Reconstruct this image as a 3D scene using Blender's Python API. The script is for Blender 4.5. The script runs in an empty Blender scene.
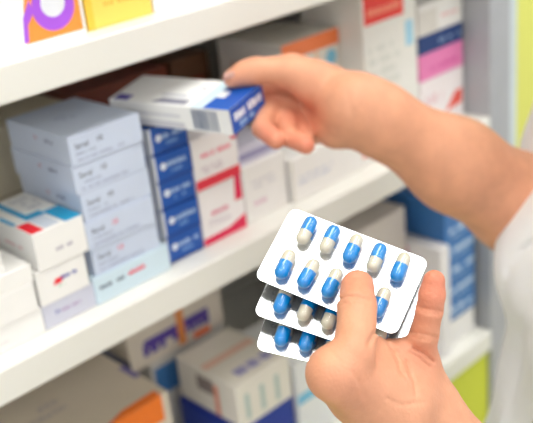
import bpy, bmesh, math, random
import numpy as np
from mathutils import Matrix, Vector
S = bpy.context.scene
COL = S.collection
random.seed(5)
ZO = 0.15                       # floor level correction: everything measured is lifted by this
F_PX, CX, CY = 927.0, 266.5, 211.5

# ------------------------------------------------------------------ camera
_r = np.array([1069., -531., 927.]); _r /= np.linalg.norm(_r)
_d = np.array([234., 2089., 927.]); _d -= _r*(_r@_d); _d /= np.linalg.norm(_d)
_n = np.cross(_r, _d)
ROT = np.array([_r, _n, -_d])
CAM = np.array([0., 0., 1.40+ZO])
def at(px, py, dep):
    return CAM + ROT@np.array([(px-CX)/F_PX*dep, (py-CY)/F_PX*dep, dep])
def raydir(px, py):
    return ROT@np.array([(px-CX)/F_PX, (py-CY)/F_PX, 1.0])
cd = bpy.data.cameras.new('camera'); cam = bpy.data.objects.new('camera', cd); COL.objects.link(cam)
M3 = np.column_stack([ROT[:, 0], -ROT[:, 1], -ROT[:, 2]])
mw = Matrix([list(M3[i])+[CAM[i]] for i in range(3)]+[[0, 0, 0, 1]])
cam.matrix_world = mw
cd.sensor_fit = 'HORIZONTAL'; cd.sensor_width = 36.0; cd.lens = F_PX/533*36.0
cd.clip_start = .02
cd.dof.use_dof = True; cd.dof.focus_distance = 0.522; cd.dof.aperture_fstop = 7.2
S.camera = cam

# ------------------------------------------------------------------ materials
def lin(c):
    return tuple(((v/255)/12.92 if v/255 <= .04045 else ((v/255+.055)/1.055)**2.4) for v in c)
MATS = {}
def mat(name, rgb, rough=.5, metal=0., var=.03, scale=60., bump=0., bscale=400., sss=0., coat=0., spec=.5, sheen=0.):
    if name in MATS: return MATS[name]
    m = bpy.data.materials.new(name); m.use_nodes = True
    nt = m.node_tree; b = nt.nodes['Principled BSDF']
    b.inputs['Roughness'].default_value = rough; b.inputs['Metallic'].default_value = metal
    b.inputs['Specular IOR Level'].default_value = spec
    b.inputs['Coat Weight'].default_value = coat; b.inputs['Coat Roughness'].default_value = .15
    b.inputs['Sheen Weight'].default_value = sheen
    c = lin(rgb)
    tc = nt.nodes.new('ShaderNodeTexCoord')
    nz = nt.nodes.new('ShaderNodeTexNoise'); nz.inputs['Scale'].default_value = scale; nz.inputs['Detail'].default_value = 4
    nt.links.new(tc.outputs['Object'], nz.inputs['Vector'])
    rp = nt.nodes.new('ShaderNodeValToRGB')
    lo, hi = rp.color_ramp.elements
    lo.position, hi.position = .3, .7
    lo.color = tuple(max(0, v*(1-var)) for v in c)+(1,); hi.color = tuple(min(1, v*(1+var)) for v in c)+(1,)
    nt.links.new(nz.outputs['Fac'], rp.inputs['Fac']); nt.links.new(rp.outputs['Color'], b.inputs['Base Color'])
    if bump:
        n2 = nt.nodes.new('ShaderNodeTexNoise'); n2.inputs['Scale'].default_value = bscale; n2.inputs['Detail'].default_value = 3
        nt.links.new(tc.outputs['Object'], n2.inputs['Vector'])
        bp = nt.nodes.new('ShaderNodeBump'); bp.inputs['Strength'].default_value = bump; bp.inputs['Distance'].default_value = .001
        nt.links.new(n2.outputs['Fac'], bp.inputs['Height']); nt.links.new(bp.outputs['Normal'], b.inputs['Normal'])
    if sss:
        b.inputs['Subsurface Weight'].default_value = sss
        b.inputs['Subsurface Radius'].default_value = (1., .35, .2); b.inputs['Subsurface Scale'].default_value = .004
    MATS[name] = m
    return m
def card(rgb):                   # printed carton board
    return mat('carton_%d_%d_%d' % tuple(rgb), rgb, rough=.42, var=.025, scale=25, bump=.05, bscale=900)
def ink(rgb):
    return mat('ink_%d_%d_%d' % tuple(rgb), rgb, rough=.4, var=.03, scale=80)

M_SHELF = mat('shelf_enamel', (230, 229, 223), rough=.38, var=.012, scale=8)
M_PANEL = mat('panel_enamel', (250, 244, 250), rough=.5, var=.012, scale=8)
M_STEEL = mat('upright_grey_steel', (168, 170, 176), rough=.4, var=.03, scale=30)
M_LIGHTSTEEL = mat('upright_pale_steel', (200, 212, 216), rough=.4, var=.02, scale=30)
def perforated(m):
    nt = m.node_tree; b = nt.nodes['Principled BSDF']; src = b.inputs['Base Color'].links[0].from_socket
    g = nt.nodes.new('ShaderNodeNewGeometry'); sp = nt.nodes.new('ShaderNodeSeparateXYZ'); nt.links.new(g.outputs['Position'], sp.inputs[0])
    sq = []
    for ax, pitch in (('Y', .050), ('Z', .045)):
        d = nt.nodes.new('ShaderNodeMath'); d.operation = 'DIVIDE'; d.inputs[1].default_value = pitch; nt.links.new(sp.outputs[ax], d.inputs[0])
        f = nt.nodes.new('ShaderNodeMath'); f.operation = 'FRACT'; nt.links.new(d.outputs[0], f.inputs[0])
        c = nt.nodes.new('ShaderNodeMath'); c.operation = 'SUBTRACT'; c.inputs[1].default_value = .5; nt.links.new(f.outputs[0], c.inputs[0])
        e = nt.nodes.new('ShaderNodeMath'); e.operation = 'MULTIPLY'; e.inputs[1].default_value = pitch; nt.links.new(c.outputs[0], e.inputs[0])
        q = nt.nodes.new('ShaderNodeMath'); q.operation = 'MULTIPLY'; nt.links.new(e.outputs[0], q.inputs[0]); nt.links.new(e.outputs[0], q.inputs[1]); sq.append(q)
    a = nt.nodes.new('ShaderNodeMath'); a.operation = 'ADD'; nt.links.new(sq[0].outputs[0], a.inputs[0]); nt.links.new(sq[1].outputs[0], a.inputs[1])
    l = nt.nodes.new('ShaderNodeMath'); l.operation = 'LESS_THAN'; l.inputs[1].default_value = .0045**2; nt.links.new(a.outputs[0], l.inputs[0])
    mx = nt.nodes.new('ShaderNodeMixRGB'); mx.inputs['Color2'].default_value = lin((110, 100, 110))+(1,)
    nt.links.new(l.outputs[0], mx.inputs['Fac']); nt.links.new(src, mx.inputs['Color1']); nt.links.new(mx.outputs['Color'], b.inputs['Base Color'])
perforated(M_PANEL)
M_GREEN = mat('wall_lime_paint', (220, 222, 112), rough=.7, var=.02, scale=6)
M_PLINTH = mat('plinth_lime_paint', (206, 214, 60), rough=.6, var=.02, scale=6)
M_FLOOR = mat('floor_vinyl', (205, 200, 190), rough=.4, var=.05, scale=5)
M_CEIL = mat('ceiling_paint', (240, 240, 236), rough=.9, var=.01)
M_FOIL = mat('blister_foil', (232, 234, 238), rough=.22, metal=.95, var=.015, scale=300, bump=.03, bscale=700)
M_DARKBACK = mat('blister_back_darkened', (88, 90, 96), rough=.5, metal=0., var=.03, scale=300)  # unseen card back, darkened so the pack behind it mirrors a dark gap
M_FOILMARK = mat('blister_foil_embossing', (80, 84, 92), rough=.4, metal=.6)
M_BLUECAP = mat('capsule_blue_gelatin', (0, 142, 226), rough=.2, var=.02, coat=.6, sss=.0)
M_CREAM = mat('capsule_cream_gelatin', (218, 212, 194), rough=.22, var=.02, coat=.6)
M_COAT = mat('coat_cotton', (238, 238, 242), rough=.85, var=.02, scale=40, bump=.25, bscale=1400, sheen=.15)
M_TROUSER = mat('trouser_cloth', (60, 66, 82), rough=.9)
M_SHOE = mat('shoe_leather', (235, 235, 235), rough=.5)
M_HAIR = mat('hair_dark', (38, 26, 20), rough=.5, var=.2, scale=90)
M_NAIL = mat('fingernail', (240, 198, 184), rough=.25, var=.02, coat=.4)
M_EYE = mat('eye_dark', (40, 28, 22), rough=.2)
M_LIP = mat('lip', (186, 98, 92), rough=.4)

def skin_material():
    m = mat('skin', (219, 158, 127), rough=.5, var=.08, scale=60, bump=.45, bscale=520, sss=.06, spec=.35)
    nt = m.node_tree; b = nt.nodes['Principled BSDF']
    src = b.inputs['Base Color'].links[0].from_socket
    a = nt.nodes.new('ShaderNodeAttribute'); a.attribute_name = 'flush'
    mx = nt.nodes.new('ShaderNodeMixRGB'); mx.inputs['Color2'].default_value = lin((216, 112, 92))+(1,)
    nt.links.new(a.outputs['Fac'], mx.inputs['Fac']); nt.links.new(src, mx.inputs['Color1'])
    nt.links.new(mx.outputs['Color'], b.inputs['Base Color'])
    return m
M_SKIN = skin_material()

def pocket_material():
    m = bpy.data.materials.new('clear_blister_film'); m.use_nodes = True
    nt = m.node_tree; nt.nodes.clear()
    o = nt.nodes.new('ShaderNodeOutputMaterial'); t = nt.nodes.new('ShaderNodeBsdfTransparent')
    g = nt.nodes.new('ShaderNodeBsdfGlossy'); g.inputs['Roughness'].default_value = .08
    t.inputs['Color'].default_value = (.97, .97, .98, 1)
    fr = nt.nodes.new('ShaderNodeLayerWeight'); fr.inputs['Blend'].default_value = .5
    p1_ = nt.nodes.new('ShaderNodeMath'); p1_.operation = 'POWER'; p1_.inputs[1].default_value = 3.5
    p2_ = nt.nodes.new('ShaderNodeMath'); p2_.operation = 'MULTIPLY_ADD'; p2_.inputs[1].default_value = .7; p2_.inputs[2].default_value = .05
    nt.links.new(fr.outputs['Facing'], p1_.inputs[0]); nt.links.new(p1_.outputs[0], p2_.inputs[0])
    mx = nt.nodes.new('ShaderNodeMixShader')
    nt.links.new(p2_.outputs[0], mx.inputs['Fac']); nt.links.new(t.outputs[0], mx.inputs[1]); nt.links.new(g.outputs[0], mx.inputs[2])
    nt.links.new(mx.outputs[0], o.inputs['Surface'])
    return m
M_POCKET = pocket_material()
def lamp_material():
    m = bpy.data.materials.new('lamp_diffuser'); m.use_nodes = True
    b = m.node_tree.nodes['Principled BSDF']
    b.inputs['Emission Color'].default_value = (1, .985, .965, 1); b.inputs['Emission Strength'].default_value = 8.5
    return m
M_LAMP = lamp_material()

# ------------------------------------------------------------------ object helpers
def link(o, parent=None):
    COL.objects.link(o)
    if parent: o.parent = parent
    return o
def obj(name, me, mats, parent=None, smooth=False):
    if isinstance(me, bmesh.types.BMesh):
        bm = me; me = bpy.data.meshes.new(name); bm.to_mesh(me); bm.free()
    if not isinstance(mats, (list, tuple)): mats = [mats]
    for m in mats: me.materials.append(m)
    if smooth:
        for p in me.polygons: p.use_smooth = True
    return link(bpy.data.objects.new(name, me), parent)
def tag(o, label, cat, group=None):
    o['label'] = label; o['category'] = cat
    if group: o['group'] = group
    return o
def struct(o, label=None):
    o['kind'] = 'structure'
    if label: o['label'] = label
    return o
def empty(name, loc):
    o = bpy.data.objects.new(name, None); o.location = loc; o.empty_display_size = .05
    return link(o)
def copy_tree(o, parent=None):
    c = o.copy(); COL.objects.link(c)
    if parent: c.parent = parent
    for ch in list(o.children): copy_tree(ch, c)
    return c
def bm_box(bm, x0, x1, y0, y1, z0, z1, mi=0):
    vs = [bm.verts.new((x, y, z)) for x in (x0, x1) for y in (y0, y1) for z in (z0, z1)]
    idx = [(0, 1, 3, 2), (4, 6, 7, 5), (0, 4, 5, 1), (2, 3, 7, 6), (0, 2, 6, 4), (1, 5, 7, 3)]
    fs = [bm.faces.new([vs[i] for i in f]) for f in idx]
    for f in fs: f.material_index = mi
    return fs
def bevel(bm, w, seg=2, geom=None):
    bmesh.ops.bevel(bm, geom=geom or bm.edges[:], offset=w, segments=seg, affect='EDGES', profile=.6)
def box_bm(x0, x1, y0, y1, z0, z1, bev=.0006):
    bm = bmesh.new(); bm_box(bm, x0, x1, y0, y1, z0, z1)
    bmesh.ops.recalc_face_normals(bm, faces=bm.faces)
    if bev: bevel(bm, bev)
    return bm

TEXT_CACHE = {}
def text_polys(s):
    """flat polygons of a string in unit height: list of vertex loops"""
    if s in TEXT_CACHE: return TEXT_CACHE[s]
    cu = bpy.data.curves.new('lettering', 'FONT'); cu.body = s; cu.size = 1.0; cu.resolution_u = 3
    o = bpy.data.objects.new('lettering', cu); COL.objects.link(o)
    dg = bpy.context.evaluated_depsgraph_get(); dg.update()
    me = bpy.data.meshes.new_from_object(o.evaluated_get(dg))
    vs = [v.co.xy[:] for v in me.vertices]; ps = [list(p.vertices) for p in me.polygons]
    bpy.data.objects.remove(o); bpy.data.curves.remove(cu); bpy.data.meshes.remove(me)
    TEXT_CACHE[s] = (vs, ps)
    return vs, ps

# faces of a carton, for printing: origin, u axis, v axis (unit), lengths
def face_frame(face, w, l, h):
    if face == 'front': return Vector((-w/2, 0, 0)), Vector((1, 0, 0)), Vector((0, 0, 1)), w, h, Vector((0, -1, 0))
    if face == 'left': return Vector((-w/2, l, 0)), Vector((0, -1, 0)), Vector((0, 0, 1)), l, h, Vector((-1, 0, 0))
    if face == 'top': return Vector((-w/2, 0, h)), Vector((1, 0, 0)), Vector((0, 1, 0)), w, l, Vector((0, 0, 1))

def carton_mesh(w, l, h, base, marks, seed=0):
    """box w (x) by l (y, from 0 backwards) by h, printed: marks is a list of
       (face,'rect',u0,v0,u1,v1,rgb) (face,'poly',[(u,v)..],rgb) (face,'text',u,v,size,rgb,string)
       (face,'lines',u0,v0,u1,v1,rgb,rows) (face,'disc',u,v,r_out,r_in,rgb) ; u,v,size fractional, r in metres"""
    rnd = random.Random(seed)
    bm = box_bm(-w/2, w/2, 0, l, 0, h, min(.0007, h*.06))
    mats = [card(base)]
    def slot(rgb):
        m = ink(rgb)
        if m not in mats: mats.append(m)
        return mats.index(m)
    for k, mk in enumerate(marks):
        O, U, V, lu, lv, N = face_frame(mk[0], w, l, h)
        off = N*(.00012+.00004*k)
        def P(u, v): return O+U*(u*lu)+V*(v*lv)+off
        def face(pts, mi):
            try:
                f = bm.faces.new([bm.verts.new(p) for p in pts]); f.material_index = mi
                f.normal_update()
                if f.normal.dot(N) < 0: f.normal_flip()
            except ValueError: pass
        kind = mk[1]
        if kind == 'rect':
            u0, v0, u1, v1, rgb = mk[2:]; face([P(u0, v0), P(u1, v0), P(u1, v1), P(u0, v1)], slot(rgb))
        elif kind == 'poly':
            face([P(*p) for p in mk[2]], slot(mk[3]))
        elif kind == 'text':
            u, v, sz, rgb, s = mk[2:]; mi = slot(rgb); vs, ps = text_polys(s); hh = sz*lv
            for p in ps: face([P(u, v)+U*(vs[i][0]*hh)+V*(vs[i][1]*hh) for i in p], mi)
        elif kind == 'lines':
            u0, v0, u1, v1, rgb, rows = mk[2:]; mi = slot(rgb); dv = (v1-v0)/rows
            for r in range(rows):
                u = u0; vb = v0+dv*r; ue = u1-(rnd.random()*.25*(u1-u0) if r < rows-1 or rows > 1 else 0)
                ch = dv*.6*lv
                while u < ue:
                    cw = ch*(.35+.4*rnd.random())/lu
                    if rnd.random() > .16:
                        face([P(u, vb), P(min(u+cw, ue), vb), P(min(u+cw, ue), vb+dv*(.45+.2*rnd.random())), P(u, vb+dv*(.45+.2*rnd.random()))], mi)
                    u += cw*1.3
        elif kind == 'bars':
            u0, v0, u1, v1, rgb = mk[2:]; mi = slot(rgb); u = u0
            while u < u1:
                t = (u1-u0)*(.02+.05*rnd.random()); face([P(u, v0), P(min(u+t, u1), v0), P(min(u+t, u1), v1), P(u, v1)], mi); u += t+(u1-u0)*(.02+.04*rnd.random())
        elif kind == 'disc':
            u, v, ro, ri, rgb = mk[2:]; mi = slot(rgb); c = P(u, v); n = 40
            for i in range(n):
                a, b_ = 2*math.pi*i/n, 2*math.pi*(i+1)/n
                d0 = U*math.cos(a)+V*math.sin(a); d1 = U*math.cos(b_)+V*math.sin(b_)
                pts = [c+d0*ro, c+d1*ro, c+d1*ri, c+d0*ri] if ri > 0 else [c+d0*ro, c+d1*ro, c]
                face(pts, mi)
    me = bpy.data.meshes.new('carton'); bm.to_mesh(me); bm.free()
    return me, mats

NBOX = [0]
def carton(name, label, x0, x1, y0, l, z0, z1, base, marks, group=None, cat='medicine box', rz=0.):
    """a carton standing with its front face at y0"""
    NBOX[0] += 1
    me, mats = carton_mesh(x1-x0, l, z1-z0, base, marks, NBOX[0])
    o = obj(name, me, mats)
    o.location = ((x0+x1)/2, y0, z0+ZO); o.rotation_euler = (0, 0, rz)
    return tag(o, label, cat, group)

# ------------------------------------------------------------------ the setting
struct(obj('floor', box_bm(-2.5, 3.2, -2.6, 1.06, -.05, 0, 0), M_FLOOR))
struct(obj('ceiling', box_bm(-2.5, 3.2, -2.6, 1.06, 2.75, 2.8, 0), M_CEIL))
struct(obj('wall_back', box_bm(-2.5, 3.2, 1.0, 1.06, 0, 2.75, 0), M_GREEN))
lx = 0
for gx in (-.95, .45, 1.85):
    for gy in (-1.65, .12):
        t = tag(empty('ceiling_light', (gx, gy, 2.69)), 'square white ceiling light panel above the shop floor', 'ceiling light', 'ceiling light panels')
        fr = bmesh.new()
        for a in ((-.45, .45, -.45, -.42), (-.45, .45, .42, .45), (-.45, -.42, -.42, .42), (.42, .45, -.42, .42)):
            bm_box(fr, a[0], a[1], a[2], a[3], 0, .06)
        obj('frame', fr, M_STEEL, t)
        obj('diffuser', box_bm(-.42, .42, -.42, .42, .012, .03, 0), M_LAMP, t)

# ------------------------------------------------------------------ shelving unit
SX0, SX1, SY0, SY1 = -.42, .925, .60, .985
unit = tag(empty('shelving_unit', (0, .8, 0)), 'white metal shop shelving unit with perforated end panel and lime plinth', 'shelving')
def upart(name, bm, m):
    o = obj(name, bm, m, unit); o.location = (0, -.8, 0); return o
def shelf(z0, z1):
    bm = bmesh.new()
    bm_box(bm, SX0+.001, SX1-.001, SY0, SY1-.012, z0+ZO, z1+ZO)
    bmesh.ops.recalc_face_normals(bm, faces=bm.faces)
    bevel(bm, .0025, 3, [e for e in bm.edges if all(abs(v.co.y-SY0) < 1e-5 for v in e.verts)])
    return bm
upart('shelf', shelf(1.220, 1.2485), M_SHELF)
upart('shelf', shelf(.9912, 1.0215), M_SHELF)
upart('shelf', shelf(.690, .719), M_SHELF)
upart('shelf', shelf(1.53, 1.56), M_SHELF)
upart('back_panel', box_bm(SX0, SX1, SY1-.010, SY1, .05, 1.80, 0), M_SHELF)
upart('base_panel', box_bm(SX0, SX1-.001, SY0+.006, SY0+.02, .03, .6895+ZO, .001), M_PLINTH)
def perf_panel(xa, xb):
    bm = box_bm(xa, xb, .641, SY1-.011, .03, 1.80, 0)
    return bm
pp = upart('end_panel', perf_panel(SX1, SX1+.004), M_PANEL)
upart('end_panel', box_bm(SX0-.004, SX0, .641, SY1-.011, .03, 1.80, 0), M_PANEL)
bm = box_bm(SX1+.0002, SX1+.044, SY0+.001, .641, .0, 1.80, .001)
up = upart('upright', bm, M_STEEL)
obj('front_strip', box_bm(SX1+.0442, SX1+.064, SY0+.004, .641, .0, 1.80, .001), M_LIGHTSTEEL, up)
upart('upright', box_bm(SX0-.012, SX0, SY0, .641, .0, 1.80, .001), M_STEEL)

# ------------------------------------------------------------------ boxes, top shelf
W1 = (246, 247, 248)
ZT = 1.2487
PUR, ORA = (170, 88, 226), (250, 150, 62)
bw = .395-.20
def fu(x): return (x-.20)/bw
def fv(z): return (z-ZT)/.11
ring_c = (fu(.3695), fv(1.2755))
carton('medicine_box', 'large white box printed with a purple ring on orange, top shelf', .20, .395, .622, .08, ZT, ZT+.11, W1, [
    ('front', 'poly', [(fu(.3415), fv(1.2525)), (fu(.3925), fv(1.2525)), (fu(.3925), fv(1.345)), (fu(.366), fv(1.345)), (fu(.350), fv(1.300)), (fu(.3445), fv(1.278))], ORA),
    ('front', 'poly', [(fu(.3395), fv(1.2535)), (fu(.3435), fv(1.2535)), (fu(.3455), fv(1.266)), (fu(.352), fv(1.274)), (fu(.350), fv(1.284)), (fu(.3425), fv(1.272))], PUR),
    ('front', 'disc', ring_c[0], ring_c[1], .0185, .0, PUR),
    ('front', 'disc', ring_c[0], ring_c[1]+.02, .0105, .0, (228, 232, 240)),
])
carton('medicine_box', 'yellow box standing on the top shelf', .3985, .4625, .624, .07, ZT, ZT+.10, (252, 216, 104), [
    ('front', 'rect', .0, .0, .10, 1., (246, 200, 70)), ('front', 'lines', .2, .16, .9, .30, (240, 190, 80), 2)])
carton('medicine_box', 'plain white box right of the yellow box on the top shelf', .4645, .56, .624, .07, ZT, ZT+.06, (244, 244, 246), [])

# ------------------------------------------------------------------ middle shelf
ZM = 1.0217
# white cartons at the left edge
LW = (240, 239, 237)
carton('medicine_box', 'white box at left edge of the frame, bottom of its stack', .205, .3045, .6215, .085, ZM, ZM+.0225, LW, [('front', 'lines', .2, .3, .7, .5, (226, 222, 224), 1)], 'white boxes at the left edge')
carton('medicine_box', 'white box at left edge, second from bottom in its stack', .20, .302, .620, .085, ZM+.0227, ZM+.0475, LW, [], 'white boxes at the left edge')
carton('medicine_box', 'white box at left edge with pale blue mark on its top', .20, .3035, .6205, .085, ZM+.0477, ZM+.0635, LW, [('top', 'rect', .62, .25, .88, .6, (176, 222, 240))], 'white boxes at the left edge')
carton('medicine_box', 'small white box topmost at the left edge of the frame', .19, .283, .624, .07, ZM+.0637, ZM+.090, LW, [], 'white boxes at the left edge')
# white cartons with red and blue print
RED, CYA, DBL = (238, 30, 48), (28, 158, 208), (62, 78, 170)
carton('medicine_box', 'grey lavender box under the two white boxes with red print', .3055, .356, .6225, .09, ZM, ZM+.0215, (204, 206, 222), [
    ('front', 'text', .22, .42, .30, (70, 74, 170), 'Pl'), ('front', 'lines', .34, .45, .72, .68, (176, 150, 190), 1)], 'boxes with red and blue print')
carton('medicine_box', 'white box with small red and blue logo, second in its stack', .3055, .3530, .6215, .088, ZM+.0217, ZM+.0525, LW, [
    ('front', 'poly', [(.30, .46), (.46, .46), (.55, .62), (.36, .62)], RED), ('front', 'lines', .47, .54, .80, .72, DBL, 1), ('front', 'lines', .40, .36, .52, .44, (120, 180, 130), 1)], 'boxes with red and blue print')
carton('medicine_box', 'white box with red and cyan printed top, left of pale stack', .3100, .3575, .620, .088, ZM+.0527, ZM+.0855, LW, [
    ('front', 'lines', .38, .36, .72, .52, (178, 172, 186), 1),
    ('top', 'rect', .02, .02, .26, .30, RED), ('top', 'rect', .30, .04, .60, .34, (206, 214, 228)), ('top', 'rect', .28, .34, .40, .98, CYA),
    ('top', 'rect', .66, .0, 1., .40, CYA), ('top', 'rect', .40, .34, .66, .46, CYA), ('top', 'rect', -.0, .34, .08, .62, CYA),
    ('top', 'lines', .5, .55, .92, .95, (206, 206, 210), 3), ('left', 'lines', .45, .45, .8, .6, (228, 188, 190), 1)], 'boxes with red and blue print')
# pale blue stack
PB = (204, 215, 236)
TXT = (52, 56, 76); GRY = (150, 158, 182); PINK = (238, 60, 92)
lab = ['pale blue box at bottom of its stack, icy cyan front with red mark',
       'pale blue box with red figures, second from bottom of its stack',
       'pale blue box with red figures, third from bottom of its stack',
       'pale blue box with black figures, third from top of its stack',
       'pale blue box with black figures, second from top of its stack',
       'topmost pale blue box of the tall stack, black figures on front']
zs = [ZM, 1.0470, 1.0725, 1.0980, 1.1230, 1.1485, 1.1735]
jit = [(.0, .0), (.0025, .002), (.0, .0), (.0018, .001), (-.001, .0005), (-.0005, -.001)]
for i in range(6):
    num = PINK if i in (0, 1, 2) else TXT
    base = (206, 226, 238) if i == 0 else PB
    mk = [('front', 'text', .07, .54, .27, TXT, 'Seral'), ('front', 'text', .36, .56, .27, num, '10'),
          ('front', 'lines', .07, .34, .36, .44, GRY, 1), ('front', 'lines', .08, .12, .74, .28, (172, 180, 204), 1),
          ('left', 'text', .44, .60, .22, (196, 60, 90), '10'), ('left', 'lines', .62, .60, .74, .8, (92, 100, 140), 1)]
    if i == 0: mk = [('front', 'lines', .06, .52, .38, .76, (92, 110, 130), 1), ('front', 'lines', .44, .54, .66, .80, PINK, 1)]
    if i == 5: mk.append(('top', 'lines', .3, .45, .55, .6, (176, 186, 212), 2))
    x0 = .3582 if i else .3560; x1 = .4292 if i else .4370
    carton('medicine_box', lab[i], x0+jit[i][0], x1+jit[i][0]*.5, .6205+jit[i][1], .096, zs[i]+.0001, zs[i+1]-.0002, base, mk, 'pale blue boxes in the tall stack')
# blue stack
BL = (22, 84, 172)
zb = [ZM, 1.0478, 1.0748, 1.1010, 1.1270, 1.1530]
lab = ['blue box at bottom of the blue stack, resting on the middle shelf', 'blue box second from bottom of the blue stack', 'blue box in the middle of the five high blue stack',
       'blue box second from top of the blue stack', 'topmost blue box, directly under the box being pulled out']
for i in range(5):
    mk = [('front', 'rect', 0, 0, .06, 1., (216, 220, 226)), ('front', 'rect', .0, .02, 1., .10, (14, 62, 140)), ('front', 'disc', .24, .58, .0034, 0, (226, 234, 246)), ('front', 'lines', .34, .52, .90, .80, (168, 196, 232), 1),
          ('front', 'lines', .42, .28, .72, .48, (120, 164, 220), 1), ('left', 'rect', .9, 0., 1., 1., (216, 220, 226))]
    carton('medicine_box', lab[i], .4395+.0004*i % .001, .4825, .6275-.0012*(i % 2), .085, zb[i]+.0001, zb[i+1]-.0002, BL, mk, 'blue boxes in the stack')
# red and white boxes
RW = (244, 240, 240)
CR = (226, 32, 84)
carton('medicine_box', 'white box with crimson bottom band, lower of two beside blue stack', .4850, .5400, .6285, .09, ZM, 1.0785, RW, [
    ('front', 'poly', [(0, 0), (1, 0), (1, .26), (.6, .14), (0, .12)], CR), ('front', 'poly', [(.80, .55), (.98, .55), (.98, 1.), (.84, 1.)], CR), ('front', 'lines', .16, .48, .62, .60, (222, 120, 150), 1), ('front', 'lines', .16, .30, .7, .44, (206, 196, 206), 2)], 'white and red boxes')
carton('medicine_box', 'white box with red band and pink lettering, upper beside blue stack', .4835, .5385, .6265, .09, 1.0788, 1.1280, RW, [
    ('front', 'rect', 0, 0, 1, .20, (228, 52, 72)), ('front', 'lines', .18, .60, .84, .76, (242, 140, 160), 1), ('front', 'poly', [(.86, .74), (1, .74), (1, 1), (.90, 1)], (226, 40, 90)), ('front', 'lines', .15, .30, .75, .46, (206, 190, 200), 2)], 'white and red boxes')
# white boxes to the right
WB = (244, 242, 240)
carton('medicine_box', 'white box with faint pink print right of the red banded boxes', .5440, .6015, .6310, .10, ZM, 1.0800, WB, [('front', 'lines', .2, .25, .5, .40, (232, 200, 214), 1), ('front', 'lines', .15, .55, .8, .75, (222, 220, 224), 2)])
carton('medicine_box', 'lavender grey striped box lying on the white box under the hand', .5440, .6015, .636, .10, 1.0802, 1.098, (206, 204, 222), [('front', 'rect', 0, .3, 1, .6, (150, 146, 190))])
carton('medicine_box', 'wide white box with pale grey lettering below the wrist', .6050, .7150, .6260, .044, ZM, 1.068, WB, [('front', 'lines', .08, .36, .62, .62, (206, 210, 226), 2), ('front', 'rect', .0, .0, .02, 1., (222, 218, 206))])
carton('medicine_box', 'white box with orange red corner mark partly behind the forearm', .7200, .7960, .6300, .10, ZM, 1.052, WB, [('front', 'rect', .0, .30, .26, .72, (240, 96, 70)), ('front', 'lines', .35, .2, .8, .5, (214, 208, 210), 1)])
# taller row behind
GW = (232, 229, 222)
carton('medicine_box', 'white box with orange edge and blue blob behind the reaching hand', .652, .7405, .672, .10, ZM, 1.1690, GW, [
    ('front', 'rect', .0, .885, 1., 1., (246, 132, 74)), ('front', 'disc', .84, .80, .0085, 0, (132, 204, 236)), ('front', 'rect', .56, .5, .60, .88, (248, 190, 140)),
    ('front', 'lines', .1, .62, .5, .76, (244, 190, 180), 1), ('left', 'lines', .2, .75, .8, .9, (196, 168, 156), 1)])
carton('medicine_box', 'tall white box with red label near its top, behind forearm', 0.742, .8345, .6385, .09, 1.0522, 1.2080, (238, 237, 232), [
    ('front', 'rect', .03, .76, .76, .965, (240, 58, 44)), ('front', 'lines', .1, .815, .7, .9, (250, 150, 120), 1), ('front', 'rect', .78, .52, .93, .70, (166, 216, 240)),
    ('front', 'lines', .08, .30, .7, .64, (220, 222, 216), 4)])
for k, (z0, z1, base, mk, lb) in enumerate([
    (ZM, 1.0835, (244, 236, 238), [('front', 'poly', [(.55, .22), (.96, .28), (.96, .56), (.80, .56)], (238, 92, 78)), ('front', 'lines', .1, .5, .5, .8, (236, 206, 212), 1)], 'white box with red patch at bottom of the stack by perforated panel'),
    (1.0838, 1.1150, (238, 134, 190), [('front', 'lines', .2, .3, .85, .6, (220, 92, 164), 1)], 'pink box between navy and red marked boxes by the perforated panel'),
    (1.1152, 1.1370, (22, 58, 120), [('front', 'lines', .45, .35, .95, .75, (150, 176, 214), 1)], 'navy box on the pink box by the perforated panel'),
    (1.1372, 1.1720, (240, 238, 236), [('front', 'lines', .5, .4, .9, .6, (238, 188, 190), 1), ('front', 'rect', .0, .0, .42, .8, (222, 218, 212))], 'off white box on top of the navy box by perforated panel')]):
    carton('medicine_box', lb, .8365, .9220, .637, .09, z0, z1, base, mk, 'stack by the perforated panel')
# row further back
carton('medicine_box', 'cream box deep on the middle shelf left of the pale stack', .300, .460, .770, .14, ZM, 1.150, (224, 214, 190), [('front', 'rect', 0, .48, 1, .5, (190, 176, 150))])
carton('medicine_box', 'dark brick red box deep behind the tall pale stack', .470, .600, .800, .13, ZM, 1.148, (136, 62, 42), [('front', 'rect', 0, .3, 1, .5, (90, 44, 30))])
carton('medicine_box', 'added brown box standing in for shade behind the pulled out box', .606, .66, .80, .10, ZM, 1.15, (120, 84, 60), [('front', 'rect', .2, .7, .8, .8, (150, 60, 44))])  # dark box added where the back of the shelf is only in shade

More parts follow.
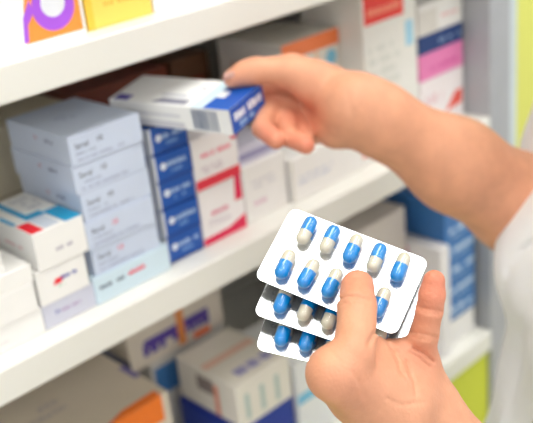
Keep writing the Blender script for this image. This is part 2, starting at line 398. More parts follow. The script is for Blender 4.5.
# ------------------------------------------------------------------ bottom shelf
ZB = .7192
carton('medicine_box', 'big beige box with orange print under the shelf, lower left', .262, .440, .665, .15, ZB, .868, (214, 202, 186), [
    ('top', 'poly', [(.55, .0), (.95, .0), (.95, .08), (.72, .07)], (244, 122, 36)), ('front', 'rect', .5, .8, .95, 1., (244, 122, 36)), ('top', 'lines', .3, .4, .6, .6, (190, 180, 176), 2), ('top', 'rect', .0, .0, .12, .5, (226, 140, 90)), ('top', 'rect', .96, .30, 1., .5, (120, 110, 170))])
carton('medicine_box', 'blue and white box at the base of the purple lettered box', .488, .600, .765, .12, ZB, .835, (206, 204, 200), [('front', 'rect', .04, .58, .34, .90, (66, 120, 180))], 'boxes deep on the bottom shelf')
carton('medicine_box', 'beige box with purple lettering and orange bars under middle shelf', .462, .600, .762, .12, .8352, .935, (214, 204, 190), [
    ('front', 'lines', .14, .12, .86, .42, (78, 58, 150), 1), ('front', 'rect', .16, .20, .84, .32, (84, 64, 150)), ('front', 'rect', .50, .02, .58, .60, (222, 140, 76)), ('front', 'rect', .66, .0, .84, .08, (238, 106, 44)),
    ('left', 'rect', 0, 0, 1, .16, (90, 100, 140))], 'boxes deep on the bottom shelf')
carton('medicine_box', 'dark blue box under the white box with three purple marks', .506, .590, .644, .10, ZB, .7862, (24, 56, 156), [('front', 'poly', [(.0, .4), (.35, .4), (.55, .7), (1, .7), (1, 0), (0, 0)], (24, 56, 156))])
carton('medicine_box', 'white box with three purple marks on its top, below the blister packs', .5085, .5885, .643, .098, .7864, .842, (234, 229, 220), [
    ('top', 'rect', .22, .12, .42, .26, (160, 156, 200)), ('top', 'rect', .46, .12, .64, .26, (160, 156, 200)), ('top', 'rect', .70, .12, .88, .26, (160, 156, 200)),
    ('top', 'rect', .04, .5, .96, .62, (236, 196, 180)), ('front', 'rect', .14, .14, .22, .72, (182, 200, 196)), ('front', 'rect', .42, .14, .50, .72, (182, 200, 196)), ('front', 'rect', .70, .14, .78, .72, (182, 200, 196)),
    ('left', 'rect', .62, .1, .70, .8, (232, 156, 130)), ('left', 'rect', .34, .52, .62, .86, (140, 128, 126)), ('left', 'rect', .0, .0, 1., .10, (60, 70, 160))])
carton('medicine_box', 'white box with cyan stripe standing behind the left wrist', .594, .700, .640, .10, ZB, .825, (236, 238, 240), [('front', 'rect', 0, .48, 1., .60, (120, 196, 232)), ('front', 'rect', .45, .62, .9, .85, (214, 220, 228))])
carton('medicine_box', 'beige white box in shade behind the blister packs, bottom shelf', .735, .828, .662, .14, ZB, .925, (214, 204, 198), [('front', 'lines', .2, .6, .8, .75, (190, 178, 176), 1)])
carton('medicine_box', 'thin white box with pink corner standing beside the blue stack', .8305, .8495, .612, .13, ZB, .876, (236, 233, 236), [('left', 'rect', .42, .66, .62, .96, (240, 150, 196)), ('left', 'lines', .3, .3, .9, .5, (214, 208, 216), 2)])
carton('medicine_box', 'low white box under the right hand stack of blue boxes', .852, .9150, .621, .10, ZB, .757, (238, 236, 236), [])
for k in range(6):
    z0 = .7572+.0285*k
    carton('medicine_box', ['lowest blue box of the right hand stack, on a low white box', 'blue box second from bottom of the right hand stack', 'blue box third from bottom of the right hand stack', 'blue box fourth from bottom of the right hand stack',
            'blue box fifth from bottom of right hand stack, near the forearm', 'topmost blue box of the right hand stack, under the forearm'][k], .8525, .9155, .620, .10, z0+.0001, z0+.0284, (62, 122, 190), [
        ('front', 'lines', .15, .40, .98, .85, (206, 224, 242), 1), ('front', 'lines', .25, .12, .9, .34, (160, 194, 228), 1), ('front', 'rect', 0, 0, 1, .05, (30, 70, 130))], 'blue boxes in the right hand stack')

# ------------------------------------------------------------------ the box being pulled out
A0 = at(228.6, 110.7, .74)
bv = np.array([-.2315, .9728, .0012]); dv = np.array([.9633, .229, .140])
bv /= np.linalg.norm(bv); dv -= bv*(dv@bv); dv /= np.linalg.norm(dv); ev = np.cross(dv, bv)   # ev = up
HW, HL, HH = .0505, .127, .0222
BE = (22, 86, 182)
me, mats = carton_mesh(HW, HL, HH, (240, 240, 240), [
    ('top', 'rect', 0, 0, 1, .205, BE), ('top', 'rect', 0, .205, 1, .30, (206, 230, 246)), ('top', 'rect', .40, .14, .62, .21, (236, 240, 244)),
    ('top', 'lines', .05, .36, .22, .82, (130, 130, 150), 1), ('top', 'rect', .02, .84, .22, .96, (74, 58, 160)),
    ('top', 'lines', .30, .42, .38, .80, (196, 198, 208), 1), ('top', 'rect', .62, .34, .66, .38, (60, 60, 140)),
    ('front', 'rect', 0, 0, 1, 1, BE), ('front', 'lines', .10, .44, .92, 1.0, (232, 240, 250), 1), ('front', 'lines', .12, .12, .80, .48, (150, 188, 232), 1),
    ('left', 'rect', .0, .04, .62, .30, (206, 206, 214)), ('left', 'rect', .0, .5, .6, .62, (216, 216, 222)), ('left', 'bars', .70, .10, .90, .92, (112, 124, 150)), ('left', 'rect', .93, 0, 1., 1, (236, 236, 238))], 77)
hb_ = obj('medicine_box', me, mats)
org = A0+dv*HW/2-ev*HH
hb_.matrix_world = Matrix([[dv[i], bv[i], ev[i], org[i]] for i in range(3)]+[[0, 0, 0, 1]])
tag(hb_, 'white box with blue end pinched between thumb and fingers of the reaching hand', 'medicine box')

# ------------------------------------------------------------------ blister packs
def cam_vec(v): return ROT@np.array(v, float)
pu = cam_vec((137, 53, -40)); pu /= np.linalg.norm(pu)
pv = cam_vec((-40, 72, -41)); pv -= pu*(pv@pu); pv /= np.linalg.norm(pv)      # down the card
pn = -np.cross(pu, pv)                                                        # towards the camera
PC = at(341.6, 269.3, .53)
PW, PH = .0862, .0512
def plane_hit(px, py, off):
    """point of the pack plane moved off metres towards the viewer, on a line of sight"""
    d = raydir(px, py); t = ((PC+pn*off-CAM)@pn)/(d@pn)
    return CAM+d*t

CAPS_L, CAPS_R = .0192, .0042
def capsule_mesh(r, x0, x1, round0, round1, half=False, n=20):
    """body of revolution along x; half keeps the side towards +z"""
    prof = []
    if round0:
        for i in range(7): a = math.pi/2*(i/6); prof.append((x0+r-r*math.cos(a), r*math.sin(a)))
    else: prof += [(x0, r)]
    if round1:
        for i in range(7): a = math.pi/2*(i/6); prof.append((x1-r+r*math.sin(a), r*math.cos(a)))
    else: prof += [(x1, r)]
    bm = bmesh.new(); rings = []
    m = n//2+1 if half else n
    for x, rr in prof:
        if half: rings.append([bm.verts.new((x, rr*math.cos(math.pi*k/(m-1)), rr*math.sin(math.pi*k/(m-1)))) for k in range(m)])
        else: rings.append([bm.verts.new((x, rr*math.cos(2*math.pi*k/n), rr*math.sin(2*math.pi*k/n))) for k in range(n)])
    for a, b in zip(rings, rings[1:]):
        for k in range(m-1 if half else n):
            k2 = (k+1) % n if not half else k+1
            try: bm.faces.new((a[k], a[k2], b[k2], b[k]))
            except ValueError: pass
    bmesh.ops.remove_doubles(bm, verts=bm.verts, dist=1e-6)
    bmesh.ops.recalc_face_normals(bm, faces=bm.faces)
    return bm
def card_mesh():
    bm = bmesh.new(); r = .0047; pts = []
    for cx, cy, a0 in ((PW/2-r, PH/2-r, 0), (-PW/2+r, PH/2-r, 90), (-PW/2+r, -PH/2+r, 180), (PW/2-r, -PH/2+r, 270)):
        for k in range(8):
            a = math.radians(a0+90*k/7); pts.append((cx+r*math.cos(a), cy+r*math.sin(a)))
    f = bm.faces.new([bm.verts.new((x, y, 0)) for x, y in pts])
    e = bmesh.ops.extrude_face_region(bm, geom=[f])
    bmesh.ops.translate(bm, verts=[g for g in e['geom'] if isinstance(g, bmesh.types.BMVert)], vec=(0, 0, .0005))
    bmesh.ops.recalc_face_normals(bm, faces=bm.faces)
    return bm
# one prototype pack: local x along the card, y up, z to the viewer
def emboss_mesh():
    bm = bmesh.new()
    for ox, gap in ((0, 60), (.0034, 100)):
        for k in range(14):
            a0 = math.radians(gap/2+(360-gap)*k/14); a1 = math.radians(gap/2+(360-gap)*(k+1)/14)
            q = [(ox+rr*.9*math.cos(a), rr*1.25*math.sin(a), .00058) for a, rr in ((a0, .0011), (a0, .0016), (a1, .0016), (a1, .0011))]
            bm.faces.new([bm.verts.new(p) for p in q])
    bmesh.ops.recalc_face_normals(bm, faces=bm.faces)
    return bm
CAP_BODY = CAP_CAP = POCK = None
def make_pack(flips, label, first=None):
    global CAP_BODY, CAP_CAP, POCK
    root = empty('blister_pack', (0, 0, 0))
    tag(root, label, 'blister pack', 'blister packs in the left hand')
    if CAP_BODY is None:
        def tomesh(bm, m, nm):
            me = bpy.data.meshes.new(nm); bm.to_mesh(me); bm.free(); me.materials.append(m)
            for p in me.polygons: p.use_smooth = True
            return me
        CAP_BODY = tomesh(capsule_mesh(CAPS_R-.00018, -CAPS_L/2, CAPS_L/2, True, True), M_CREAM, 'capsule')
        CAP_CAP = tomesh(capsule_mesh(CAPS_R, -.0012, CAPS_L/2+.0001, False, True), M_BLUECAP, 'cap')
        POCK = tomesh(capsule_mesh(CAPS_R+.0011, -CAPS_L/2-.0014, CAPS_L/2+.0014, True, True, True, 24), M_POCKET, 'pocket')
    c = obj('foil_card', card_mesh(), [M_FOIL, M_DARKBACK], root)
    for p in c.data.polygons:
        if p.normal.z < -.9: p.material_index = 1
    e = obj('embossed_code', emboss_mesh(), M_FOILMARK, c); e.location = (-PW/2+.0085, -PH/2+.0105, 0)
    e = obj('embossed_code', emboss_mesh(), M_FOILMARK, c); e.location = (-PW/2+.0060, -PH/2+.0165, 0); e.scale = (.6, .6, 1)
    for row in (0, 1):
        for col in range(5):
            x = -PW/2+.0146+col*.01455+(.0010 if row == 0 else -.0010); y = .0125 if row == 0 else -.0125
            cp = bpy.data.objects.new('capsule', CAP_BODY); link(cp, root)
            cp.location = (x, y, CAPS_R+.0007)
            up_ = flips[row][col]
            tilt = math.radians(90 if up_ else -90)+math.radians(random.uniform(-3, 3))
            cp.rotation_euler = (0, 0, tilt)
            ca = bpy.data.objects.new('cap', CAP_CAP); link(ca, cp)
            pk = bpy.data.objects.new('pocket', POCK); link(pk, root)
            pk.location = (x, y, .00052); pk.rotation_euler = (0, 0, math.radians(90)); pk.scale = (1, 1, (2*CAPS_R+.0012)/(CAPS_R+.0011))
    return root
def place_pack(root, centre, ang):
    # rotated in its own plane by ang degrees (positive turns it counter-clockwise for the viewer)
    a = math.radians(ang); y_up = -pv
    ux = pu*math.cos(a)+y_up*math.sin(a); uy = -pu*math.sin(a)+y_up*math.cos(a)
    root.matrix_world = Matrix([[ux[i], uy[i], pn[i], centre[i]] for i in range(3)]+[[0, 0, 0, 1]])
    return ux, uy
p1 = make_pack(((1, 1, 0, 1, 0), (0, 0, 0, 1, 0)), 'front blister pack, all white card visible with two rows of blue and cream capsules')
place_pack(p1, PC, 0)
def place_by_corner(root, px, py, off, ang):
    corner = plane_hit(px, py, off); a = math.radians(ang); y_up = -pv
    ux = pu*math.cos(a)+y_up*math.sin(a); uy = -pu*math.sin(a)+y_up*math.cos(a)
    place_pack(root, corner+ux*PW/2+uy*PH/2, ang)
p2 = make_pack(((1, 0, 1, 0, 1), (0, 1, 1, 0, 1)), 'middle blister pack fanned out below the front pack')
place_by_corner(p2, 253.5, 314.5, -.0130, 4.5)
p3 = make_pack(((1, 0, 1, 0, 1), (0, 0, 1, 1, 0)), 'rear blister pack, lowest edge of the fan, nearest the thumb base')
place_by_corner(p3, 255.5, 349.5, -.0255, 10.5)

# ------------------------------------------------------------------ person: implicit surfaces turned into one skin
def smin(a, b, k):
    h = np.clip(.5+.5*(b-a)/k, 0, 1)
    return b*(1-h)+a*h-k*h*(1-h)
def rcone(P, a, b, ra, rb):
    """distance to a round cone from a to b"""
    a = np.asarray(a, np.float32); b = np.asarray(b, np.float32)
    ba = b-a; l2 = float(ba@ba); t = np.clip(((P-a)@ba)/l2, 0, 1)
    d = P-a-t[..., None]*ba
    return np.sqrt(np.einsum('...i,...i->...', d, d))-(ra+(rb-ra)*t)
def ellip(P, c, axes, radii):
    q = (P-np.asarray(c, np.float32))@np.asarray(axes, np.float32).T/np.asarray(radii, np.float32)
    k0 = np.sqrt((q*q).sum(-1)); q2 = q/np.asarray(radii, np.float32); k1 = np.sqrt((q2*q2).sum(-1))+1e-9
    return k0*(k0-1)/k1
def chain(P, pts, k=.003):
    d = None
    for (a, ra), (b, rb) in zip(pts, pts[1:]):
        e = rcone(P, a, b, ra, rb); d = e if d is None else smin(d, e, k)
    return d
def surface_nets(fn, lo, hi, h, rounds=2):
    lo = np.asarray(lo, float); n = np.ceil((np.asarray(hi)-lo)/h).astype(int)+1
    ax = [lo[i]+h*np.arange(n[i]) for i in range(3)]
    G = np.stack(np.meshgrid(*ax, indexing='ij'), -1).astype(np.float32)
    D = np.empty(G.shape[:3], np.float32)
    for i in range(0, n[0], 16): D[i:i+16] = fn(G[i:i+16])
    D[0] = np.maximum(D[0], 1e-4); D[-1] = np.maximum(D[-1], 1e-4); D[:, 0] = np.maximum(D[:, 0], 1e-4); D[:, -1] = np.maximum(D[:, -1], 1e-4)
    D[:, :, 0] = np.maximum(D[:, :, 0], 1e-4); D[:, :, -1] = np.maximum(D[:, :, -1], 1e-4)
    s = D < 0
    acc = np.zeros(tuple(n-1)+(3,)); cnt = np.zeros(tuple(n-1))
    cells = [slice(0, -1), slice(1, None)]
    cr = [(i, j, k) for i in (0, 1) for j in (0, 1) for k in (0, 1)]
    for a in cr:
        for ax_ in range(3):
            if a[ax_]: continue
            b = list(a); b[ax_] = 1; b = tuple(b)
            da = D[cells[a[0]], cells[a[1]], cells[a[2]]]; db = D[cells[b[0]], cells[b[1]], cells[b[2]]]
            m = (da < 0) != (db < 0)
            t = np.where(m, da/np.where(m, da-db, 1), 0)
            p = np.zeros(da.shape+(3,)); p += np.array(a); p[..., ax_] += t
            acc += p*m[..., None]; cnt += m
    act = cnt > 0
    idx = -np.ones(act.shape, int); idx[act] = np.arange(act.sum())
    I = np.argwhere(act)
    V = lo+h*(I+acc[act]/cnt[act][:, None])
    faces = []
    for ax_ in range(3):
        o1, o2 = (ax_+1) % 3, (ax_+2) % 3
        sl0 = [slice(None)]*3; sl1 = [slice(None)]*3; sl0[ax_] = slice(0, -1); sl1[ax_] = slice(1, None)
        a = s[tuple(sl0)]; b = s[tuple(sl1)]
        E = np.argwhere(a != b)
        E = E[(E[:, o1] > 0) & (E[:, o2] > 0) & (E[:, o1] < n[o1]-1) & (E[:, o2] < n[o2]-1)]
        inside = a[tuple(E.T)]
        def ci(d1, d2):
            q = E.copy(); q[:, o1] -= d1; q[:, o2] -= d2; return idx[tuple(q.T)]
        Q = np.stack([ci(1, 1), ci(0, 1), ci(0, 0), ci(1, 0)], 1)
        Q[~inside] = Q[~inside][:, ::-1]
        faces.append(Q)
    Fq = np.concatenate(faces); Fq = Fq[(Fq >= 0).all(1)]
    # rounds of smoothing
    for it in range(rounds):
        A = np.zeros_like(V); C = np.zeros(len(V))
        for k in range(4):
            i0, i1 = Fq[:, k], Fq[:, (k+1) % 4]
            np.add.at(A, i0, V[i1]); np.add.at(C, i0, 1); np.add.at(A, i1, V[i0]); np.add.at(C, i1, 1)
        V = V*.5+.5*A/np.maximum(C, 1)[:, None]
    return V, Fq
def np_mesh(name, parts, m, parent, flush=None):
    V = np.concatenate([p[0] for p in parts]); Fs = []; o = 0
    for v, f in parts: Fs.append(f+o); o += len(v)
    Fq = np.concatenate(Fs)
    me = bpy.data.meshes.new(name)
    me.vertices.add(len(V)); me.vertices.foreach_set('co', V.astype(np.float32).ravel())
    me.loops.add(Fq.size); me.loops.foreach_set('vertex_index', Fq.astype(np.int32).ravel())
    me.polygons.add(len(Fq)); me.polygons.foreach_set('loop_start', np.arange(0, Fq.size, 4, dtype=np.int32))
    me.polygons.foreach_set('loop_total', np.full(len(Fq), 4, np.int32)) if hasattr(me.polygons[0], 'loop_total') else None
    me.polygons.foreach_set('use_smooth', np.ones(len(Fq), bool))
    me.update(calc_edges=True); me.validate()
    if flush is not None:
        at_ = me.attributes.new('flush', 'FLOAT', 'POINT'); at_.data.foreach_set('value', flush(V).astype(np.float32))
    return obj(name, me, m, parent)
def unit_v(v): v = np.asarray(v, float); return v/np.linalg.norm(v)

# ---- left hand (holds the packs) : points are measured in view, then fixed in the room
def on_front(px, py, off): return plane_hit(px, py, off)
L_tip = on_front(357.5, 286.5, .0150); L_ip = on_front(357, 306, .0190); L_mid = on_front(356.5, 336, .0195); L_low = on_front(352, 355, .0185); L_mcp = on_front(334.5, 373.5, .0160)
L_cmc = at(398, 408, .512); L_wr = at(416, 421, .536); L_wr2 = at(437, 452, .540); L_el = at(640, 660, .60)
def behind(px, py, off): return plane_hit(px, py, off)
def left_hand(P):
    # thumb
    th = chain(P, [(L_tip, .0092), (L_ip, .0104), (L_mid, .0108), (L_low, .0118), (L_mcp, .0132)], .002)
    thb = chain(P, [(L_mcp, .0150), (at(366, 388, .508), .0210), (L_cmc, .0215)], .008)
    th = smin(th, thb, .004)
    # palm
    pal = chain(P, [(L_wr, .0235), (at(400, 380, .536), .0215), (at(385, 362, .540), .015)], .010)
    hyp = chain(P, [(at(422, 402, .532), .0180), (at(416, 381, .528), .0124), (at(418, 360, .524), .0086)], .008)
    pal = smin(pal, hyp, .010)
    # fingers behind the packs
    idx_ = chain(P, [(at(372, 362, .545), .0105), (behind(352, 325, -.0395), .0090), (behind(330, 292, -.0385), .0082), (behind(322, 272, -.0370), .0072)], .003)
    mid_ = chain(P, [(at(388, 360, .547), .0105), (behind(376, 318, -.0395), .0092), (behind(362, 276, -.0385), .0084), (behind(354, 254, -.0370), .0074)], .003)
    rin_ = chain(P, [(at(402, 362, .545), .0100), (behind(398, 318, -.0395), .0088), (behind(392, 282, -.0385), .0080), (behind(388, 262, -.0370), .0070)], .003)
    # little finger, seen beside the cards
    lit = chain(P, [(at(421, 358, .524), .0084), (at(424.5, 334, .513), .0078), (at(429.5, 310, .507), .0073), (at(432, 295, .5045), .0071), (at(434, 281, .5035), .0061)], .002)
    d = smin(th, pal, .012)
    for f in (idx_, mid_, rin_): d = smin(d, f, .005)
    d = smin(d, lit, .006)
    web = chain(P, [(at(378, 352, .512), .0085), (at(402, 358, .520), .0080), (at(414, 367, .526), .0095)], .006)
    d = smin(d, web, .010)
    arm = chain(P, [(L_wr, .0235), (L_wr2, .0255), (at(520, 530, .56), .034), (L_el, .042)], .02)
    d = smin(d, arm, .012)
    # creases
    return press(P, d)
# skin creases: lines of sight at which the near surface is pressed in (pixel polyline, depth, width, far limit)
CREASE_L = [
    ([(339, 300), (347, 296.5), (358, 297), (369, 301)], .0015, 1.7, .520),
    ([(342, 304.5), (352, 302), (364, 304)], .0009, 1.5, .520),
    ([(349, 279.5), (358, 276.5), (367, 279)], .0007, 1.3, .520),
    ([(379, 329), (373, 335), (368, 345)], .0016, 2.0, .520),
    ([(384, 338), (392, 348), (398, 360), (401, 374)], .0013, 1.8, .522),
    ([(396, 350), (407, 364), (414, 383), (416, 396)], .0013, 1.8, .530),
    ([(403, 373), (409, 382)], .0010, 1.5, .530),
    ([(414, 348), (423, 353), (433, 361)], .0018, 1.8, .530),
    ([(410, 353), (420, 358), (429, 367)], .0012, 1.6, .530),
    ([(412, 332), (422, 334), (436, 337)], .0014, 1.6, .520), ([(413, 337), (424, 339), (434, 341)], .0009, 1.4, .520),
    ([(419, 307), (430, 309.5), (441, 311)], .0014, 1.6, .510), ([(420, 311), (430, 313), (439, 314.5)], .0008, 1.4, .510),
    ([(352, 372), (360, 384), (364, 398)], .0007, 2.0, .510), ([(386, 398), (402, 405), (424, 402)], .0007, 1.8, .530),
    ([(330, 352), (336, 356), (340, 362)], .0008, 1.6, .510)]
FOLDS = [([(545, 236), (524, 250), (511, 266), (505, 286), (503, 306)], .0050, 3.5, .80), ([(520, 330), (512, 372), (510, 430)], .003, 7, .80)]
def press(P, d, lines=None):
    q = (P-CAM.astype(np.float32))@ROT.astype(np.float32)
    X = q[..., 0]/q[..., 2]*F_PX+CX; Y = q[..., 1]/q[..., 2]*F_PX+CY
    for pts, dep, wd, far in (lines or CREASE_L):
        best = None
        for (x0, y0), (x1, y1) in zip(pts, pts[1:]):
            l2 = (x1-x0)**2+(y1-y0)**2; t = np.clip(((X-x0)*(x1-x0)+(Y-y0)*(y1-y0))/l2, 0, 1)
            e = (X-x0-t*(x1-x0))**2+(Y-y0-t*(y1-y0))**2
            best = e if best is None else np.minimum(best, e)
        d = d+dep*np.exp(-best/(wd*wd))*(q[..., 2] < far)
    return d
def crease(pts, dep, w, lst):
    for a, b in zip(pts, pts[1:]): lst.append((np.asarray(a), np.asarray(b), dep, w))

# ---- right hand (pulls the box)
def box_pt(x, y, z): return org+dv*x+bv*y+ev*z          # in the pulled box's own axes
def top_hit(px, py, off):
    d = raydir(px, py); p0 = org+ev*(HH+off); t = ((p0-CAM)@ev)/(d@ev); return CAM+d*t
R_tip = top_hit(233, 78.5, .0085); R_ip = top_hit(256, 71, .0105)
dep_ip = float((R_ip-CAM)@ROT[:, 2]) if False else float(np.dot(ROT.T@(R_ip-CAM), [0, 0, 1]))
dep_tip = float(np.dot(ROT.T@(R_tip-CAM), [0, 0, 1]))
R_mcp = at(292, 72, dep_ip+.004); R_cmc = at(330, 90, dep_ip+.006)
R_wr = at(354, 106, .765); R_w2 = at(376, 118, .77); R_fa = at(455, 165, .80); R_fb = at(520, 205, .835); R_el = at(575, 236, .87)
def right_hand(P):
    th = chain(P, [(R_tip, .0084), (at(246, 73, dep_tip*.5+dep_ip*.5), .0104), (R_ip, .0112), (at(274, 71, dep_ip+.002), .0112), (R_mcp, .0140)], .004)
    the = chain(P, [(R_mcp, .0142), (at(314, 82, dep_ip+.002), .0175), (R_cmc, .0190), (R_wr, .0240)], .008)
    th = smin(th, the, .008)
    pal = chain(P, [(at(300, 92, .806), .0105), (at(326, 98, .795), .0150), (R_wr, .0235)], .006)
    pal2 = chain(P, [(at(312, 126, .800), .0105), (at(336, 128, .778), .0165), (R_wr, .0240)], .006)
    pal = smin(pal, pal2, .008)
    pal = smin(pal, rcone(P, at(306, 108, .805), at(340, 112, .782), .0100, .0180), .006)
    ind = chain(P, [(at(298, 97, .806), .0108), (at(270, 88, .812), .0096), (at(258, 90, .818), .0086)], .002)
    mid = chain(P, [(at(306, 112, .806), .0106), (at(271, 107, .798), .0098), (at(262, 128, .766), .0086), (at(276, 140, .750), .0078)], .002)
    rin = chain(P, [(at(311, 127, .802), .0100), (at(285, 119, .790), .0094), (at(289, 137, .760), .0082), (at(306, 145.5, .744), .0074)], .002)
    lit = chain(P, [(at(318, 134, .798), .0090), (at(300, 128, .792), .0082), (at(306, 140, .772), .0074)], .002)
    d = smin(th, pal, .005)
    for f in (ind, mid, rin, lit): d = smin(d, f, .0012)
    arm = chain(P, [(R_wr, .0258), (R_w2, .0270), (R_fa, .0375), (R_fb, .0425), (R_el, .0420)], .02)
    d = smin(d, arm, .010)
    for a, b, dep, w in CREASE_R: d = d+dep*np.exp(-np.square((rcone(P, a, b, 0, 0))/w))
    return d
CREASE_R = []
crease([at(347, 92, .738), at(352, 112, .738), at(350, 130, .742)], .0009, .002, CREASE_R)

def bounds(pts, m=.05):
    a = np.array(pts); return a.min(0)-m, a.max(0)+m
lo, hi = bounds([L_tip, L_mcp, L_wr, at(433, 280, .50), behind(322, 272, -.03), behind(390, 262, -.03), at(480, 480, .545)], .045)
LH = surface_nets(left_hand, lo, hi, .0010, 1)
lo, hi = bounds([R_tip, R_wr, at(264, 97, .81), at(275, 141, .74), at(312, 147, .735), R_el], .05)
RH = surface_nets(right_hand, lo, hi, .0019)

# torso: upright, facing along FW, left side towards the camera
TC = at(698, 300, .745)
FW = unit_v([-.742, .670, 0]); LT = unit_v([-.670, -.742, 0]); UP = np.array([0, 0, 1.])
AX = np.array([FW, LT, UP])
def tp(f, l, z): return np.array([TC[0], TC[1], 0])+FW*f+LT*l+UP*z
SH_L, SH_R = tp(-.01, .165, 1.405), tp(-.01, -.165, 1.405)
def torso(P, g=0.):
    d = ellip(P, tp(-.005, 0, 1.22), AX, (.098+g, .150+g, .230+g))
    d = smin(d, ellip(P, tp(-.005, 0, .98), AX, (.105+g, .165+g, .20+g)), .08)
    d = smin(d, rcone(P, SH_L, SH_R, .05+g, .05+g), .06)
    for s in (.07, -.07): d = smin(d, ellip(P, tp(.080, s, 1.165), AX, (.055+g, .062+g, .066+g)), .04)
    return d
HC = tp(.035, 0, 1.655)
def body_rest(P):
    d = torso(P, -.012)
    d = smin(d, rcone(P, tp(-.01, 0, 1.42), tp(.02, 0, 1.58), .052, .050), .03)
    d = smin(d, ellip(P, HC, AX, (.088, .070, .105)), .02)
    d = smin(d, ellip(P, tp(.06, 0, 1.585), AX, (.050, .050, .055)), .03)          # jaw
    d = smin(d, rcone(P, tp(.118, 0, 1.665), tp(.142, 0, 1.628), .009, .013), .012)  # nose
    for s in (.070, -.070): d = smin(d, ellip(P, tp(.03, s, 1.645), AX, (.018, .008, .030)), .006)
    for s in (.030, -.030): d = -smin(-d, rcone(P, tp(.130, s, 1.672), tp(.132, s, 1.672), .013, .013), .01)
    d = smin(d, chain(P, [(SH_L, .046), (L_el, .040), (L_wr2*.7+L_el*.3, .0330)], .02), .02)
    d = smin(d, chain(P, [(SH_R, .046), (R_el, .041), (R_fb, .0400)], .02), .02)
    return d
lo, hi = bounds([tp(.2, .3, .85), tp(-.2, -.3, .85), tp(0, 0, 1.80), L_el, R_el, L_wr2*.7+L_el*.3, R_fb], .07)
BR = surface_nets(body_rest, lo, hi, .008)
person = tag(empty('person', (TC[0], TC[1], 0)), 'person in white coat at right edge reaching for a box and holding blister packs', 'person')
def pchild(o):
    o.location = -np.array(person.location); return o
FLUSH = [(L_tip, .016, .55), (at(433, 283, .50), .020, .75), (at(428, 312, .50), .018, .35), (at(271, 134, .75), .018, .75), (at(290, 144, .74), .018, .75), (at(310, 146, .738), .018, .8), (at(264, 100, .80), .018, .7),
         (at(300, 116, .775), .022, .6), (R_tip, .014, .25), (L_mcp, .022, .2), (at(425, 350, .515), .016, .35)]
def flush(V):
    f = np.zeros(len(V))
    for p, r, a in FLUSH: f = np.maximum(f, .75*a*np.exp(-((V-p)**2).sum(1)/(r*r)))
    return f
body = pchild(np_mesh('body', [LH, RH, BR], M_SKIN, person, flush))
# thumb nails
def nail(c, along, normal, l, w):
    along = unit_v(along); normal = unit_v(normal-along*(normal@along)); side = np.cross(normal, along)
    bm = bmesh.new(); n, m = 8, 8; grid = []
    for i in range(n+1):
        row = []
        for j in range(m+1):
            u = -1+2*i/n; v = -1+2*j/m
            ww = w*(1-.12*max(0, u)**2-.1*max(0, -u)**4); zz = -.0016*v*v-.0006*u*u
            row.append(bm.verts.new(Vector(c+along*(l*u)+side*(ww*v)*.5*2/2+normal*zz)))
        grid.append(row)
    for i in range(n):
        for j in range(m): bm.faces.new((grid[i][j], grid[i+1][j], grid[i+1][j+1], grid[i][j+1]))
    bmesh.ops.solidify(bm, geom=bm.faces[:], thickness=.0005)
    bmesh.ops.recalc_face_normals(bm, faces=bm.faces)
    return bm
toCam = unit_v(CAM-R_tip)
nn = unit_v(toCam*.8+ev*.6)
o = obj('fingernail', nail(R_tip+nn*.0093+unit_v(R_tip-R_ip)*.001, R_tip-R_ip, nn, .0066, .0064), M_NAIL, body, True)
# eyes and mouth
for sd in (.030, -.030):
    eb = bmesh.new(); bmesh.ops.create_uvsphere(eb, u_segments=16, v_segments=10, radius=.0115, matrix=Matrix.Translation(Vector(tp(.110, sd, 1.672))))
    obj('eye', eb, M_EYE, body, True)
mb_ = bmesh.new(); bmesh.ops.create_uvsphere(mb_, u_segments=16, v_segments=8, radius=1., matrix=Matrix([[FW[i]*.008, LT[i]*.022, UP[i]*.007, tp(.104, 0, 1.592)[i]] for i in range(3)]+[[0, 0, 0, 1]]))
obj('lips', mb_, M_LIP, body, True)
# hair
def hair(P):
    d = ellip(P, HC+FW*-.012+UP*.018, AX, (.100, .084, .110))
    d = smin(d, ellip(P, tp(-.06, 0, 1.57), AX, (.055, .075, .10)), .03)
    cut = ellip(P, tp(.125, 0, 1.625), AX, (.085, .075, .105))
    return np.maximum(d, -cut)
lo, hi = bounds([HC], .2)
pchild(np_mesh('hair', [surface_nets(hair, lo, hi, .006)], M_HAIR, person))
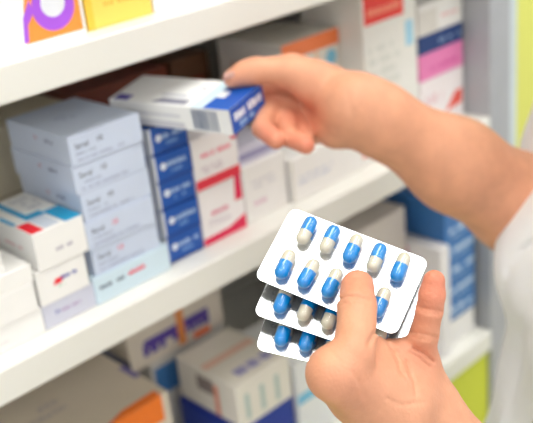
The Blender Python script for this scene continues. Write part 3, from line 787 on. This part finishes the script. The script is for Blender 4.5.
# coat
SL_L = SH_L*.18+L_el*.82; SL_R = SH_R*.30+R_el*.70
def coat(P):
    d = torso(P, .006)
    d = smin(d, ellip(P, tp(.0, 0, .80), AX, (.150, .20, .40)), .10)
    d = smin(d, rcone(P, tp(0, 0, .62), tp(0, 0, .95), .19, .15), .08)
    d = np.maximum(d, .62-P[..., 2])
    d = smin(d, chain(P, [(SH_L, .060), (SL_L, .062)], .02), .03)
    d = smin(d, chain(P, [(SH_R, .062), (SL_R, .066)], .02), .03)
    # soft vertical folds
    a = (P-np.array(tp(0, 0, 0)))@LT; z = P[..., 2]
    d = d+.0030*np.sin(a*85+z*9+2*np.sin(z*14))*np.clip((1.45-z)/.5, 0, 1)
    d = d+.0022*np.sin(z*60+a*34)
    d = press(P, d, FOLDS)
    neck = rcone(P, tp(.03, 0, 1.43), tp(.06, 0, 1.60), .062, .085)
    return np.maximum(d, -neck)
lo, hi = bounds([tp(.2, .26, .62), tp(-.2, -.26, .62), tp(.2, -.26, 1.5), tp(-.2, .26, 1.5), L_el, R_el], .06)
cobj = pchild(np_mesh('coat', [surface_nets(coat, lo, hi, .005)], M_COAT, person))
def legs(P):
    d = None
    for s in (.085, -.085):
        e = chain(P, [(tp(-.01, s, .86), .085), (tp(.0, s, .48), .062), (tp(-.01, s, .075), .046)], .02)
        d = e if d is None else smin(d, e, .03)
    return d
lo, hi = bounds([tp(0, .1, .05), tp(0, -.1, .9)], .12)
pchild(np_mesh('trousers', [surface_nets(legs, lo, hi, .009)], M_TROUSER, person))
for s in (.085, -.085):
    def shoe(P, s=s):
        d = smin(ellip(P, tp(.06, s, .032), AX, (.115, .042, .036)), ellip(P, tp(-.02, s, .05), AX, (.055, .040, .055)), .02)
        return np.maximum(d, .001-P[..., 2])
    lo, hi = bounds([tp(-.08, s, 0), tp(.18, s, .1)], .05); lo[2] = -.01
    pchild(np_mesh('shoe', [surface_nets(shoe, lo, hi, .006)], M_SHOE, person))

# ------------------------------------------------------------------ light and view
w = bpy.data.worlds.new('world'); S.world = w; w.use_nodes = True
bg = w.node_tree.nodes['Background']; bg.inputs['Color'].default_value = (.985, .99, 1., 1); bg.inputs['Strength'].default_value = 1.0
S.view_settings.view_transform = 'Standard'; S.view_settings.look = 'None'; S.view_settings.gamma = 1.0
S.view_settings.use_curve_mapping = False; S.view_settings.exposure = -0.36
